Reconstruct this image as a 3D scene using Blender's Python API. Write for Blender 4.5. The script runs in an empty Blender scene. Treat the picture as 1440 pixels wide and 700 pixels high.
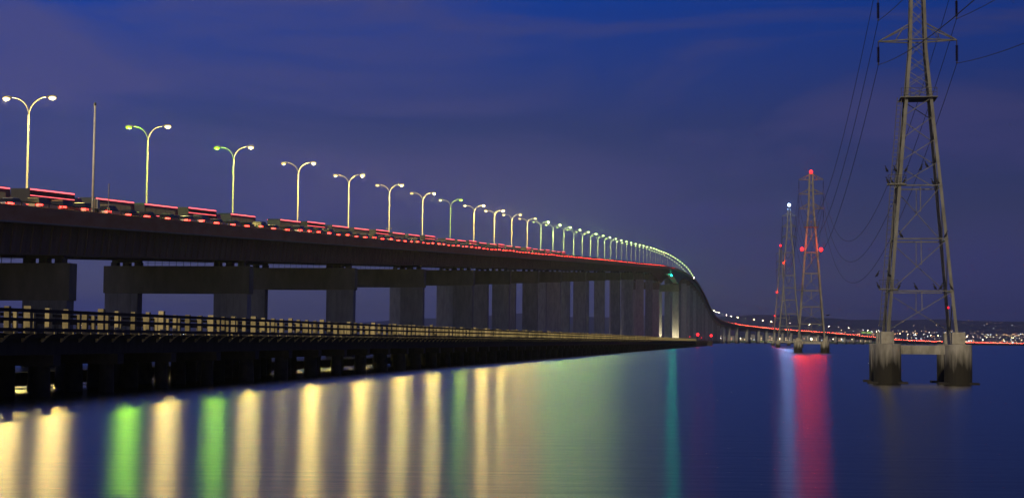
import bpy, math, random
from mathutils import Vector, Matrix
random.seed(7)
C = bpy.context.scene.collection
R = math.radians
PI = math.pi
sc = bpy.context.scene

# ------------------------------------------------------------------ camera
CAM_H = 3.6
cam = bpy.data.cameras.new('camera'); co = bpy.data.objects.new('camera', cam); C.objects.link(co)
co.location = (0, 0, CAM_H)
PITCH, ROLL = 3.38, -0.54
cam.sensor_width = 36.0; cam.lens = 36.0 * 2150 / 1440
cam.clip_start = 0.5; cam.clip_end = 60000
co.rotation_euler = (Matrix.Rotation(R(90 + PITCH), 4, 'X') @ Matrix.Rotation(R(-ROLL), 4, 'Z')).to_euler()
sc.camera = co

# ------------------------------------------------------------------ render set-up
sc.render.engine = 'CYCLES'
sc.cycles.use_denoising = True
sc.cycles.use_light_tree = True
sc.cycles.max_bounces = 5
sc.cycles.diffuse_bounces = 2
sc.cycles.glossy_bounces = 3
sc.cycles.sample_clamp_indirect = 4
sc.cycles.volume_bounces = 0
sc.view_settings.view_transform = 'Standard'
sc.view_settings.look = 'None'
sc.view_settings.exposure = 0
sc.view_settings.gamma = 1

# ------------------------------------------------------------------ dusk sky
w = bpy.data.worlds.new('World'); sc.world = w; w.use_nodes = True
nt = w.node_tree; nt.nodes.clear()
N = nt.nodes.new; L = nt.links.new
out = N('ShaderNodeOutputWorld'); bg = N('ShaderNodeBackground'); L(bg.outputs[0], out.inputs[0])
tc = N('ShaderNodeTexCoord')
sep = N('ShaderNodeSeparateXYZ'); L(tc.outputs['Generated'], sep.inputs[0])
ramp = N('ShaderNodeValToRGB'); L(sep.outputs['Z'], ramp.inputs[0])
cr = ramp.color_ramp
def lin(r, g, b):
    f = lambda c: (c / 255) / 12.92 if c <= 10 else ((c / 255 + .055) / 1.055) ** 2.4
    return (f(r), f(g), f(b), 1)
stops = [(0.0, (82, 80, 106)), (0.03, (78, 79, 114)), (0.08, (64, 70, 114)), (0.14, (49, 62, 119)), (0.22, (16, 60, 150)), (0.5, (14, 40, 115)), (1.0, (10, 22, 70))]
cr.elements[0].position = 0; cr.elements[0].color = lin(*stops[0][1])
cr.elements[1].position = 1; cr.elements[1].color = lin(*stops[-1][1])
for p, c in stops[1:-1]:
    e = cr.elements.new(p); e.color = lin(*c)
# brighter towards the left (afterglow side), darker to the right
mr = N('ShaderNodeMapRange'); L(sep.outputs['X'], mr.inputs[0])
mr.inputs[1].default_value = -0.5; mr.inputs[2].default_value = 0.5; mr.inputs[3].default_value = 1.22; mr.inputs[4].default_value = 0.58
mul = N('ShaderNodeMix'); mul.data_type = 'RGBA'; mul.blend_type = 'MULTIPLY'; mul.inputs[0].default_value = 1
L(ramp.outputs[0], mul.inputs[6]); L(mr.outputs[0], mul.inputs[7])
# thin purple cloud veils
div = N('ShaderNodeVectorMath'); div.operation = 'MULTIPLY'; div.inputs[1].default_value = (2.2, 2.2, 11.0)
L(tc.outputs['Generated'], div.inputs[0])
rot = N('ShaderNodeMapping'); rot.inputs['Rotation'].default_value = (0, R(9), 0); L(div.outputs[0], rot.inputs[0])
n1 = N('ShaderNodeTexNoise'); n1.inputs['Scale'].default_value = 1.5; n1.inputs['Detail'].default_value = 5; n1.inputs['Roughness'].default_value = 0.55; n1.inputs['Distortion'].default_value = 0.5
L(rot.outputs[0], n1.inputs['Vector'])
r2 = N('ShaderNodeValToRGB'); r2.color_ramp.elements[0].position = 0.45; r2.color_ramp.elements[0].color = (0, 0, 0, 1)
r2.color_ramp.elements[1].position = 0.62; r2.color_ramp.elements[1].color = (0.9, 0.9, 0.9, 1); L(n1.outputs[0], r2.inputs[0])
mx = N('ShaderNodeMix'); mx.data_type = 'RGBA'; mx.blend_type = 'MIX'; L(r2.outputs[0], mx.inputs[0]); L(mul.outputs[2], mx.inputs[6])
cl = N('ShaderNodeMix'); cl.data_type = 'RGBA'; cl.blend_type = 'MULTIPLY'; cl.inputs[0].default_value = 1; cl.inputs[6].default_value = lin(68, 71, 126)
L(mr.outputs[0], cl.inputs[7]); L(cl.outputs[2], mx.inputs[7])
L(mx.outputs[2], bg.inputs[0]); bg.inputs[1].default_value = 1.0

# low warm light from behind and left of the camera: it grazes along the bridge, so the deck shades its own piers
sun = bpy.data.lights.new('sun', 'SUN'); so = bpy.data.objects.new('sun', sun); C.objects.link(so)
sun.energy = 1.6; sun.angle = R(0.6); sun.color = (1.0, 0.82, 0.50)
SUN_AZ, SUN_EL = 10.9, 28.0
dvec = Vector((math.sin(R(SUN_AZ)) * math.cos(R(SUN_EL)), math.cos(R(SUN_AZ)) * math.cos(R(SUN_EL)), -math.sin(R(SUN_EL))))
so.rotation_euler = dvec.to_track_quat('-Z', 'Y').to_euler()

# ------------------------------------------------------------------ materials
MATS = {}
def mat(name, col, rough=0.8, metal=0.0, noise=None, bump=0.0, col2=None, emit=None, scale=1.0, stretch=(1, 1, 1), nosample=False, rng=(0.35, 0.65)):
    if name in MATS: return MATS[name]
    m = bpy.data.materials.new(name); m.use_nodes = True; t = m.node_tree
    b = t.nodes['Principled BSDF']
    b.inputs['Roughness'].default_value = rough; b.inputs['Metallic'].default_value = metal
    b.inputs['Base Color'].default_value = (*col, 1)
    if col2 is not None or bump:
        g = t.nodes.new('ShaderNodeNewGeometry'); mp = t.nodes.new('ShaderNodeMapping'); mp.inputs['Scale'].default_value = stretch
        t.links.new(g.outputs['Position'], mp.inputs[0])
        nz = t.nodes.new('ShaderNodeTexNoise'); nz.inputs['Scale'].default_value = scale; nz.inputs['Detail'].default_value = 6; nz.inputs['Roughness'].default_value = .62
        t.links.new(mp.outputs[0], nz.inputs['Vector'])
        if col2 is not None:
            rp = t.nodes.new('ShaderNodeValToRGB'); rp.color_ramp.elements[0].position = rng[0]; rp.color_ramp.elements[1].position = rng[1]
            rp.color_ramp.elements[0].color = (*col, 1); rp.color_ramp.elements[1].color = (*col2, 1)
            t.links.new(nz.outputs[0], rp.inputs[0]); t.links.new(rp.outputs[0], b.inputs['Base Color'])
        if bump:
            bp = t.nodes.new('ShaderNodeBump'); bp.inputs['Strength'].default_value = bump; bp.inputs['Distance'].default_value = 0.05
            t.links.new(nz.outputs[0], bp.inputs['Height']); t.links.new(bp.outputs[0], b.inputs['Normal'])
    if emit:
        b.inputs['Base Color'].default_value = (0.02, 0.02, 0.02, 1)
        b.inputs['Emission Color'].default_value = (*emit[0], 1); b.inputs['Emission Strength'].default_value = emit[1]
        if nosample: m.cycles.emission_sampling = 'NONE'
    MATS[name] = m
    return m

def tide_mat(name, col, col2, stain, z_lo, z_hi, zdark=None):
    """concrete with rain streaks and a tide band: dark weed below z_lo fading out by z_hi"""
    m = mat(name, col, 0.88, 0, col2=col2, bump=0.35, scale=1.1, stretch=(1, 1, 0.25))
    t = m.node_tree; b = t.nodes['Principled BSDF']
    g = t.nodes.new('ShaderNodeNewGeometry'); s = t.nodes.new('ShaderNodeSeparateXYZ'); t.links.new(g.outputs['Position'], s.inputs[0])
    nz = t.nodes.new('ShaderNodeTexNoise'); nz.inputs['Scale'].default_value = 1.6; nz.inputs['Detail'].default_value = 5
    mp = t.nodes.new('ShaderNodeMapping'); mp.inputs['Scale'].default_value = (1.5, 1.5, 0.2); t.links.new(g.outputs['Position'], mp.inputs[0]); t.links.new(mp.outputs[0], nz.inputs['Vector'])
    ad = t.nodes.new('ShaderNodeMath'); ad.operation = 'MULTIPLY_ADD'; ad.inputs[1].default_value = -(z_hi - z_lo) * 2.2; t.links.new(nz.outputs[0], ad.inputs[0]); t.links.new(s.outputs['Z'], ad.inputs[2])
    r = t.nodes.new('ShaderNodeMapRange'); r.inputs[1].default_value = z_lo - (z_hi - z_lo) * 1.1; r.inputs[2].default_value = z_hi - (z_hi - z_lo) * 1.1; t.links.new(ad.outputs[0], r.inputs[0])
    x = t.nodes.new('ShaderNodeMix'); x.data_type = 'RGBA'; x.inputs[6].default_value = (*stain, 1)
    src = b.inputs['Base Color'].links[0].from_socket
    t.links.new(r.outputs[0], x.inputs[0]); t.links.new(src, x.inputs[7]); t.links.new(x.outputs[2], b.inputs['Base Color'])
    return m

M_conc = mat('bridge_concrete', (.15, .145, .11), .85, col2=(.21, .20, .155), bump=.3, scale=.6, stretch=(1, 1, .35))
M_col = tide_mat('pier_concrete', (.25, .26, .26), (.36, .37, .36), (.025, .026, .026), 2.0, 6.5)
M_fascia = mat('fascia_brown', (.50, .22, .09), .8, col2=(.55, .30, .16), bump=.2, scale=.5, stretch=(.5, .5, 1.5))
M_girder = mat('girder_paint', (.13, .09, .07), .6, col2=(.20, .14, .11), bump=.2, scale=.8, stretch=(1, 1, .2))
M_ledge = mat('ledge_concrete', (.38, .33, .27), .8, col2=(.3, .27, .22), scale=1)
M_asph = mat('asphalt', (.05, .05, .05), .9, col2=(.07, .07, .068), scale=3)
M_steel = mat('galvanised_steel', (.36, .36, .33), .55, .2, col2=(.24, .23, .19), scale=2.2, stretch=(1, 1, .5))
M_pylon = mat('pylon_steel', (.18, .18, .165), .6, .1, col2=(.10, .098, .088), scale=1.3, stretch=(1, 1, .4), bump=.1)
M_dark = mat('dark_steel', (.03, .03, .032), .6)
M_mast = mat('mast_paint', (.75, .72, .64), .5, 0, col2=(.6, .57, .5), scale=1.5)
M_pole = mat('pole_paint', (.42, .40, .36), .5, .1, col2=(.34, .32, .28), scale=1.5)
M_found = tide_mat('foundation_concrete', (.24, .23, .19), (.42, .40, .34), (.02, .018, .012), 1.5, 3.0)
M_footing = mat('footing_concrete', (.30, .28, .22), .9, col2=(.42, .40, .33), bump=.3, scale=2)
M_oldpost = mat('rail_post_concrete', (.42, .35, .16), .85, col2=(.62, .52, .28), scale=1.4, bump=.2)
M_timber = mat('tarred_timber', (.018, .016, .014), .85, col2=(.035, .03, .026), scale=2, bump=.3, stretch=(1, 1, .3))
M_pile = mat('weed_covered_pile', (.012, .011, .010), .9, col2=(.03, .026, .02), scale=1.6, bump=.5)
M_glassy = mat('dark_glass', (.02, .022, .025), .12)
M_rubber = mat('tyre_rubber', (.02, .02, .02), .85)
M_rim = mat('wheel_rim', (.45, .45, .45), .35, .8)
M_bird = mat('cormorant_black', (.012, .012, .014), .6, col2=(.02, .02, .024), scale=8)
M_insul = mat('insulator_glaze', (.03, .018, .014), .25)
M_wire = mat('conductor', (.04, .04, .045), .9)
WARM = (1.0, .77, .20); GREEN = (.42, 1.0, .03); PALE = (.74, 1.0, .28)
E_warm = mat('lamp_warm', (0, 0, 0), emit=((1, .74, .26), 5))
E_warm_dim = mat('lamp_warm_dim', (0, 0, 0), emit=((1, .66, .25), 1.6))
E_green = mat('lamp_green', (0, 0, 0), emit=(GREEN, 2.2))
E_pale = mat('lamp_pale', (0, 0, 0), emit=(PALE, 9))
E_pale_dim = mat('lamp_pale_dim', (0, 0, 0), emit=(PALE, 1.2))
E_crest = mat('lamp_crest', (0, 0, 0), emit=(PALE, 11))
E_descent = mat('lamp_descent', (0, 0, 0), emit=((1, .85, .50), 90), nosample=True)
E_crest_dim = mat('lamp_crest_dim', (0, 0, 0), emit=(PALE, 4), nosample=True)
E_far = mat('lamp_far', (0, 0, 0), emit=((1, .85, .5), 60), nosample=True)
E_red = mat('beacon_red', (0, 0, 0), emit=((1, .012, .02), 5))
E_red_f = mat('beacon_red_fender', (0, 0, 0), emit=((1, .012, .02), 5))
E_red_s = mat('beacon_red_small', (0, 0, 0), emit=((1, .02, .03), 3))
E_white = mat('beacon_white', (0, 0, 0), emit=((.6, .75, 1), 4))
E_teal = mat('navigation_teal', (0, 0, 0), emit=((.02, 1, .62), 8))
E_tail = mat('tail_light', (0, 0, 0), emit=((1, .030, .022), 14))
E_head = mat('head_light', (0, 0, 0), emit=((1, .93, .78), 25), nosample=True)
E_trail = mat('trail_glow', (0, 0, 0), emit=((1, .11, .13), 3.0), nosample=True)  # glow of the added strips that stand in for traffic light trails
E_flood = mat('flood_lens', (0, 0, 0), emit=((1, .80, .45), 5))

def vary(m, lo, hi):
    t = m.node_tree; b = t.nodes['Principled BSDF']; src = b.inputs['Base Color'].links[0].from_socket
    oi = t.nodes.new('ShaderNodeObjectInfo'); r = t.nodes.new('ShaderNodeMapRange'); r.inputs[3].default_value = lo; r.inputs[4].default_value = hi; t.links.new(oi.outputs['Random'], r.inputs[0])
    x = t.nodes.new('ShaderNodeMix'); x.data_type = 'RGBA'; x.blend_type = 'MULTIPLY'; x.inputs[0].default_value = 1; t.links.new(src, x.inputs[6]); t.links.new(r.outputs[0], x.inputs[7]); t.links.new(x.outputs[2], b.inputs['Base Color'])
vary(M_oldpost, .5, 1.1); vary(M_col, .75, 1.25); vary(M_conc, .85, 1.15); vary(M_pile, .7, 1.5)

# ------------------------------------------------------------------ mesh builder
class MB:
    def __init__(s): s.v = []; s.f = []; s.m = []; s.mi = 0
    def quad(s, a, b, c, d):
        n = len(s.v); s.v += [tuple(a), tuple(b), tuple(c), tuple(d)]; s.f.append((n, n + 1, n + 2, n + 3)); s.m.append(s.mi)
    def hexa(s, p):
        n = len(s.v); s.v += [tuple(q) for q in p]
        for f in ((3, 2, 1, 0), (4, 5, 6, 7), (0, 1, 5, 4), (1, 2, 6, 5), (2, 3, 7, 6), (3, 0, 4, 7)):
            s.f.append(tuple(n + i for i in f)); s.m.append(s.mi)
    def box(s, c, d, ax=None, ay=None, az=None):
        c = Vector(c); ax = ax or Vector((1, 0, 0)); ay = ay or Vector((0, 1, 0)); az = az or Vector((0, 0, 1))
        ax = ax * d[0] / 2; ay = ay * d[1] / 2; az = az * d[2] / 2
        s.hexa([c - ax - ay - az, c + ax - ay - az, c + ax + ay - az, c - ax + ay - az, c - ax - ay + az, c + ax - ay + az, c + ax + ay + az, c - ax + ay + az])
    def beam(s, a, b, w, h=None, up=Vector((0, 0, 1))):
        a = Vector(a); b = Vector(b); h = h or w; d = (b - a)
        if d.length < 1e-6: return
        l = d.length; d.normalize()
        x = d.cross(up)
        if x.length < 1e-3: x = d.cross(Vector((0, 1, 0)))
        x.normalize(); y = x.cross(d).normalized()
        s.box((a + b) / 2, (w, l, h), x, d, y)
    def tube(s, pts, rad, n=8, caps=True):
        pts = [Vector(p) for p in pts]
        if not isinstance(rad, (list, tuple)): rad = [rad] * len(pts)
        base = len(s.v); prev = None
        for i, p in enumerate(pts):
            d = (pts[min(i + 1, len(pts) - 1)] - pts[max(i - 1, 0)]).normalized()
            if prev is None:
                x = d.cross(Vector((0, 0, 1)))
                if x.length < 1e-2: x = d.cross(Vector((0, 1, 0)))
            else: x = prev - d * prev.dot(d)
            x.normalize(); prev = x; y = d.cross(x)
            for k in range(n):
                a = 2 * PI * k / n; s.v.append(tuple(p + x * math.cos(a) * rad[i] + y * math.sin(a) * rad[i]))
        for i in range(len(pts) - 1):
            for k in range(n):
                a = base + i * n + k; b = base + i * n + (k + 1) % n
                s.f.append((a, b, b + n, a + n)); s.m.append(s.mi)
        if caps:
            s.f.append(tuple(base + k for k in range(n))[::-1]); s.m.append(s.mi)
            e = base + (len(pts) - 1) * n; s.f.append(tuple(e + k for k in range(n))); s.m.append(s.mi)
    def lathe(s, c, prof, n=16):
        """prof: (radius, z) from bottom to top around centre c"""
        base = len(s.v); c = Vector(c)
        for r, z in prof:
            for k in range(n):
                a = 2 * PI * k / n; s.v.append((c.x + r * math.cos(a), c.y + r * math.sin(a), c.z + z))
        for i in range(len(prof) - 1):
            for k in range(n):
                a = base + i * n + k; b = base + i * n + (k + 1) % n
                s.f.append((a, b, b + n, a + n)); s.m.append(s.mi)
        s.f.append(tuple(base + k for k in range(n))[::-1]); s.m.append(s.mi)
        e = base + (len(prof) - 1) * n; s.f.append(tuple(e + k for k in range(n))); s.m.append(s.mi)
    def ellipsoid(s, c, r, n=10, k=6):
        base = len(s.v); c = Vector(c)
        for i in range(1, k):
            t = PI * i / k
            for j in range(n):
                a = 2 * PI * j / n
                s.v.append((c.x + r[0] * math.sin(t) * math.cos(a), c.y + r[1] * math.sin(t) * math.sin(a), c.z - r[2] * math.cos(t)))
        s.v.append((c.x, c.y, c.z - r[2])); s.v.append((c.x, c.y, c.z + r[2])); lo = len(s.v) - 2; hi = lo + 1
        for i in range(k - 2):
            for j in range(n):
                a = base + i * n + j; b = base + i * n + (j + 1) % n
                s.f.append((a, b, b + n, a + n)); s.m.append(s.mi)
        for j in range(n):
            s.f.append((lo, base + (j + 1) % n, base + j)); s.m.append(s.mi)
            q = base + (k - 2) * n; s.f.append((hi, q + j, q + (j + 1) % n)); s.m.append(s.mi)
    def mesh(s, name, mats, smooth=False):
        me = bpy.data.meshes.new(name); me.from_pydata(s.v, [], s.f)
        for m in (mats if isinstance(mats, (list, tuple)) else [mats]): me.materials.append(m)
        me.polygons.foreach_set('material_index', s.m)
        if smooth: me.polygons.foreach_set('use_smooth', [True] * len(s.f))
        me.update(); return me
    def build(s, name, mats, parent=None, smooth=False, **kw):
        return link(name, s.mesh(name, mats, smooth), parent, **kw)
LIGHTS = {}
def glow(parent, loc, col, power):
    k = (col, power)
    if k not in LIGHTS:
        l = bpy.data.lights.new('lamp_glow', 'POINT'); l.color = col; l.energy = power; l.shadow_soft_size = 0.0; LIGHTS[k] = l
    o = bpy.data.objects.new('lamp_glow', LIGHTS[k]); C.objects.link(o); o.parent = parent; o.location = loc
    return o
POW = {'lamp_warm': (WARM, 5600), 'lamp_warm_dim': (WARM, 900), 'lamp_green': (GREEN, 4200), 'lamp_pale': (PALE, 3600), 'lamp_pale_dim': (PALE, 500), 'lamp_crest': (PALE, 1600)}
def link(name, me, parent=None, loc=None, rz=None, kind=None, label=None, bevel=0):
    o = bpy.data.objects.new(name, me); C.objects.link(o)
    if parent: o.parent = parent
    if loc is not None: o.location = loc
    if rz is not None: o.rotation_euler = (0, 0, rz)
    if kind: o['kind'] = kind
    if label: o['label'] = label
    if bevel:
        b = o.modifiers.new('bevel', 'BEVEL'); b.width = bevel; b.segments = 2; b.limit_method = 'ANGLE'
    return o
def thing(name, label, cat, loc=(0, 0, 0), rz=0, group=None):
    o = bpy.data.objects.new(name, None); C.objects.link(o); o.location = loc; o.rotation_euler = (0, 0, rz)
    o['label'] = label; o['category'] = cat; o.empty_display_size = .5
    if group: o['group'] = group
    return o
def tag(o, label, cat, group=None):
    o['label'] = label; o['category'] = cat
    if group: o['group'] = group
    return o
ORD = 'first second third fourth fifth sixth seventh eighth ninth tenth eleventh twelfth thirteenth fourteenth fifteenth sixteenth seventeenth eighteenth nineteenth twentieth'.split()
TENS = {2: 'twenty', 3: 'thirty', 4: 'forty', 5: 'fifty', 6: 'sixty', 7: 'seventy', 8: 'eighty', 9: 'ninety'}
def nth(i):
    if i < 20: return ORD[i]
    n = i + 1; t, u = divmod(n, 10)
    return TENS[t][:-1] + 'ieth' if u == 0 else TENS[t] + '-' + ORD[u - 1]

# ------------------------------------------------------------------ road alignment (median line and parapet-top height)
TAN = .1628; TH = math.atan(TAN); A_MED = 93.7
U = 38.03; FU = 2150.0
ctrl = []
Zs = 40.0
while Zs < 1330:
    ctrl.append((-A_MED + TAN * Zs, Zs, CAM_H + 14.08 + .0435 * (Zs - 159.7))); Zs += 60
far_pts = [(36.5, 923.5, 3775), (39.5, 933.5, 4020), (42.2, 943, 4150), (45, 952.5, 4205), (48.7, 964, 4140), (53.4, 973.6, 3880), (58.3, 981.6, 3445), (64.8, 989.8, 2862),
           (70.9, 999.2, 2330), (74.6, 1012, 2085), (77.6, 1032, 1850), (80.2, 1060, 1650), (83.2, 1096, 1455), (85.6, 1130, 1330), (88.6, 1173, 1130),
           (92.4, 1228, 700), (95.4, 1262, 420), (104, 1356, 205), (112.5, 1440, 140), (128, 1580, 110), (150, 1740, 105)]
for d, x, hu in far_pts:
    ctrl.append(((x - 720) * d * U / FU, d * U, CAM_H + hu * U / FU))
def catmull(p, n):
    o = []
    for i in range(len(p) - 1):
        a, b, c, d = p[max(i - 1, 0)], p[i], p[i + 1], p[min(i + 2, len(p) - 1)]
        for k in range(n):
            t = k / n
            o.append(tuple(.5 * (2 * b[j] + (c[j] - a[j]) * t + (2 * a[j] - 5 * b[j] + 4 * c[j] - d[j]) * t * t + (3 * b[j] - a[j] - 3 * c[j] + d[j]) * t ** 3) for j in range(3)))
    o.append(p[-1]); return o
dense = catmull(ctrl, 12)
for _ in range(10):                                   # ease the far bends, the straight stays as it is
    d2 = list(dense)
    for i in range(1, len(dense) - 1):
        d2[i] = tuple((dense[i - 1][j] + 2 * dense[i][j] + dense[i + 1][j]) / 4 for j in range(3))
    dense = d2
cum = [0.0]
for a, b in zip(dense, dense[1:]): cum.append(cum[-1] + math.hypot(b[0] - a[0], b[1] - a[1]))
S_MAX = cum[-1]
import bisect
def road(s):
    i = min(max(bisect.bisect_right(cum, s) - 1, 0), len(dense) - 2)
    a, b = dense[i], dense[i + 1]; t = (s - cum[i]) / (cum[i + 1] - cum[i])
    j0, j1 = max(i - 1, 0), min(i + 2, len(dense) - 1)
    dx, dy = dense[j1][0] - dense[j0][0], dense[j1][1] - dense[j0][1]; l = math.hypot(dx, dy)
    return Vector((a[0] + (b[0] - a[0]) * t, a[1] + (b[1] - a[1]) * t, a[2] + (b[2] - a[2]) * t)), Vector((dx / l, dy / l, 0))
def rp(s, v, z=0.0):
    p, t = road(s); return Vector((p.x + t.y * v, p.y - t.x * v, p.z + z))
def s_of_Z(Z): return (Z - 40.0) / math.cos(TH)
def sweep(mb, prof, s0, s1, step, closed=True):
    """prof: list of (v, z) or function of s returning one; z relative to the parapet top"""
    n = max(1, int(round((s1 - s0) / step))); base = len(mb.v); k = None
    for i in range(n + 1):
        s = s0 + (s1 - s0) * i / n; q = prof(s) if callable(prof) else prof; k = len(q)
        for v, z in q: mb.v.append(tuple(rp(s, v, z)))
    for i in range(n):
        for j in range(k if closed else k - 1):
            a = base + i * k + j; b = base + i * k + (j + 1) % k
            mb.f.append((a, a + k, b + k, b)); mb.m.append(mb.mi)
    if closed:
        mb.f.append(tuple(base + j for j in range(k))); mb.m.append(mb.mi)
        e = base + n * k; mb.f.append(tuple(e + j for j in range(k))[::-1]); mb.m.append(mb.mi)

# ------------------------------------------------------------------ water, hills, shore
mw = bpy.data.materials.new('bay_water'); mw.use_nodes = True; t = mw.node_tree; t.nodes.clear()
wo = t.nodes.new('ShaderNodeOutputMaterial'); wm = t.nodes.new('ShaderNodeMixShader'); wf = t.nodes.new('ShaderNodeFresnel'); wf.inputs['IOR'].default_value = 1.34
wd = t.nodes.new('ShaderNodeBsdfDiffuse'); wd.inputs['Color'].default_value = (.010, .016, .034, 1)
wg = t.nodes.new('ShaderNodeBsdfAnisotropic'); wg.distribution = 'BECKMANN'; wg.inputs['Anisotropy'].default_value = .52; wg.inputs['Color'].default_value = (.88, .86, .76, 1)
t.links.new(wf.outputs[0], wm.inputs[0]); t.links.new(wd.outputs[0], wm.inputs[1]); t.links.new(wg.outputs[0], wm.inputs[2]); t.links.new(wm.outputs[0], wo.inputs['Surface'])
cx = t.nodes.new('ShaderNodeCombineXYZ'); cx.inputs[0].default_value = 1.0; t.links.new(cx.outputs[0], wg.inputs['Tangent'])   # wave crests run across, so slopes spread up and down the bay
g = t.nodes.new('ShaderNodeNewGeometry'); mp = t.nodes.new('ShaderNodeMapping'); mp.inputs['Scale'].default_value = (.13, 1.6, 1); t.links.new(g.outputs['Position'], mp.inputs[0])
nz = t.nodes.new('ShaderNodeTexNoise'); nz.inputs['Scale'].default_value = 2.0; nz.inputs['Detail'].default_value = 2; nz.inputs['Roughness'].default_value = .6; t.links.new(mp.outputs[0], nz.inputs['Vector'])
bp = t.nodes.new('ShaderNodeBump'); bp.inputs['Strength'].default_value = 1.0; bp.inputs['Distance'].default_value = .026; t.links.new(nz.outputs[0], bp.inputs['Height'])
nw = t.nodes.new('ShaderNodeTexNoise'); nw.inputs['Scale'].default_value = .75; nw.inputs['Detail'].default_value = 3; nw.inputs['Roughness'].default_value = .7; t.links.new(mp.outputs[0], nw.inputs['Vector'])
bw = t.nodes.new('ShaderNodeBump'); bw.inputs['Strength'].default_value = 1.0; bw.inputs['Distance'].default_value = .11; t.links.new(nw.outputs[0], bw.inputs['Height']); t.links.new(bp.outputs[0], bw.inputs['Normal']); t.links.new(bw.outputs[0], wg.inputs['Normal'])
wg.inputs['Roughness'].default_value = .272
m = MB()
ys = [-1500, -200, 0, 200, 600, 1500, 3500, 8000, 16000]; xs = [-12000, -4000, -1000, -200, 200, 1000, 4000, 12000]
for i in range(len(ys) - 1):
    for j in range(len(xs) - 1):
        m.quad((xs[j], ys[i], 0), (xs[j + 1], ys[i], 0), (xs[j + 1], ys[i + 1], 0), (xs[j], ys[i + 1], 0))
m.build('water', mw, kind='structure')

def hsh(x, k): return math.sin(x * k) * .5 + math.sin(x * k * 2.13 + 1.7) * .27 + math.sin(x * k * 4.7 + .6) * .13 + math.sin(x * k * 9.1) * .07
def terrain(x, y):
    ang = x / y                                                     # bearing
    side = 1.0 if ang > -.02 else .9
    ramp = max(0, min(1, (y - 6800) / 2600)); ramp = ramp * ramp * (3 - 2 * ramp)
    z = 1.2 + 62 * ramp * (1 + .25 * hsh(x, .0013))
    r2 = max(0, min(1, (y - 9200) / 3000)); r2 = r2 * r2 * (3 - 2 * r2)
    ridge = 118 + 46 * hsh(x, .00085) + 22 * hsh(x + 900, .0029)
    z += ridge * r2 * side * (1 + .12 * hsh(x + y * .6, .004))
    if y > 12300: z -= (y - 12300) * .06
    return z
m = MB(); XS = [-9000 + i * 110 for i in range(165)]; YS = [6300, 6800, 7200, 7700, 8200, 8700, 9200, 9700, 10200, 10700, 11200, 11700, 12300, 13200]
for y in YS:
    for x in XS: m.v.append((x * y / 9000, y, terrain(x * y / 9000, y) if y > 6300 else -2))
for i in range(len(YS) - 1):
    for j in range(len(XS) - 1):
        a = i * len(XS) + j; m.f.append((a, a + 1, a + 1 + len(XS), a + len(XS))); m.m.append(0)
M_hill = mat('hill_scrub', (.035, .04, .05), .95, col2=(.05, .05, .06), scale=.004)
m.build('hills', M_hill, kind='structure', smooth=True)
# low spit of land close behind the far trestle
M_shore = mat('shore_grass', (.05, .075, .035), .95, col2=(.09, .11, .05), scale=.05)
m = MB(); xs = [i * 40 for i in range(12, 74)]
for j, (yy, zz) in enumerate(((4280, -1), (4300, 1.4), (4360, 2.6), (4700, 3.2), (4760, -1))):
    for x in xs: m.v.append((x, yy + 14 * math.sin(x * .013) + 9 * math.sin(x * .041), zz + (.8 * math.sin(x * .02) if zz > 0 else 0)))
for i in range(4):
    for j in range(len(xs) - 1):
        a = i * len(xs) + j; m.f.append((a, a + 1, a + 1 + len(xs), a + len(xs))); m.m.append(0)
m.build('shore', M_shore, kind='structure')

# ------------------------------------------------------------------ the road bridge
bridge = thing('road_bridge', 'long brown concrete and steel highway bridge rising over the bay on twin columns', 'bridge')
S0, S1 = 0.0, S_MAX - 1
m = MB(); sweep(m, [(13.58, -1.0), (-13.58, -1.0), (-13.58, -1.7), (-12, -1.75), (12, -1.75), (13.58, -1.7)], S0, S1, 12); m.build('deck_slab', M_conc, bridge)
m = MB(); sweep(m, [(13.1, -.985), (-13.1, -.985), (-13.1, -.996), (13.1, -.996)], S0, S1, 12); m.build('road_surface', M_asph, bridge)
for sg in (1, -1):
    pr = [(sg * 14.0, -2.2), (sg * 14.0, -.48), (sg * 13.75, -.44), (sg * 13.6, -.48), (sg * 13.6, -2.2)]
    m = MB(); sweep(m, pr if sg > 0 else pr[::-1], S0, S1, 8); m.build('parapet', M_fascia, bridge)
    pr = [(sg * 14.13, -2.36), (sg * 14.13, -2.203), (sg * 13.2, -2.203), (sg * 13.2, -2.36)]
    m = MB(); sweep(m, pr if sg > 0 else pr[::-1], S0, S1, 8); m.build('ledge', M_ledge, bridge)
    pr = [(sg * 13.86, -.085), (sg * 13.86, 0), (sg * 13.74, 0), (sg * 13.74, -.085)]
    m = MB(); sweep(m, pr if sg > 0 else pr[::-1], S0, S1, 8); m.build('handrail', M_dark, bridge)
m = MB(); sweep(m, [(.3, -.984), (.12, -.3), (-.12, -.3), (-.3, -.984)], S0, S1, 12); m.build('median_barrier', M_conc, bridge)
# rail posts: near side, the nearest 300 one by one
me = None; mm = MB(); mm.box((0, 0, -.265), (.10, .09, .36)); mm.box((.0, 0, -.455), (.16, .2, .02)); me = mm.mesh('rail_post', M_dark)
s = 60.0; i = 0; rest = MB()
while s < 2600:
    p, tt = road(s)
    if i < 300: link('rail_post', me, bridge, rp(s, 13.8), math.atan2(-tt.x, tt.y))
    else:
        q = rp(s, 13.8, -.265); rest.box(q, (.1, .09, .36))
    s += 3.25 if i < 300 else 6.5; i += 1
rest.build('rail_post_run', M_dark, bridge, kind='stuff')
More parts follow.
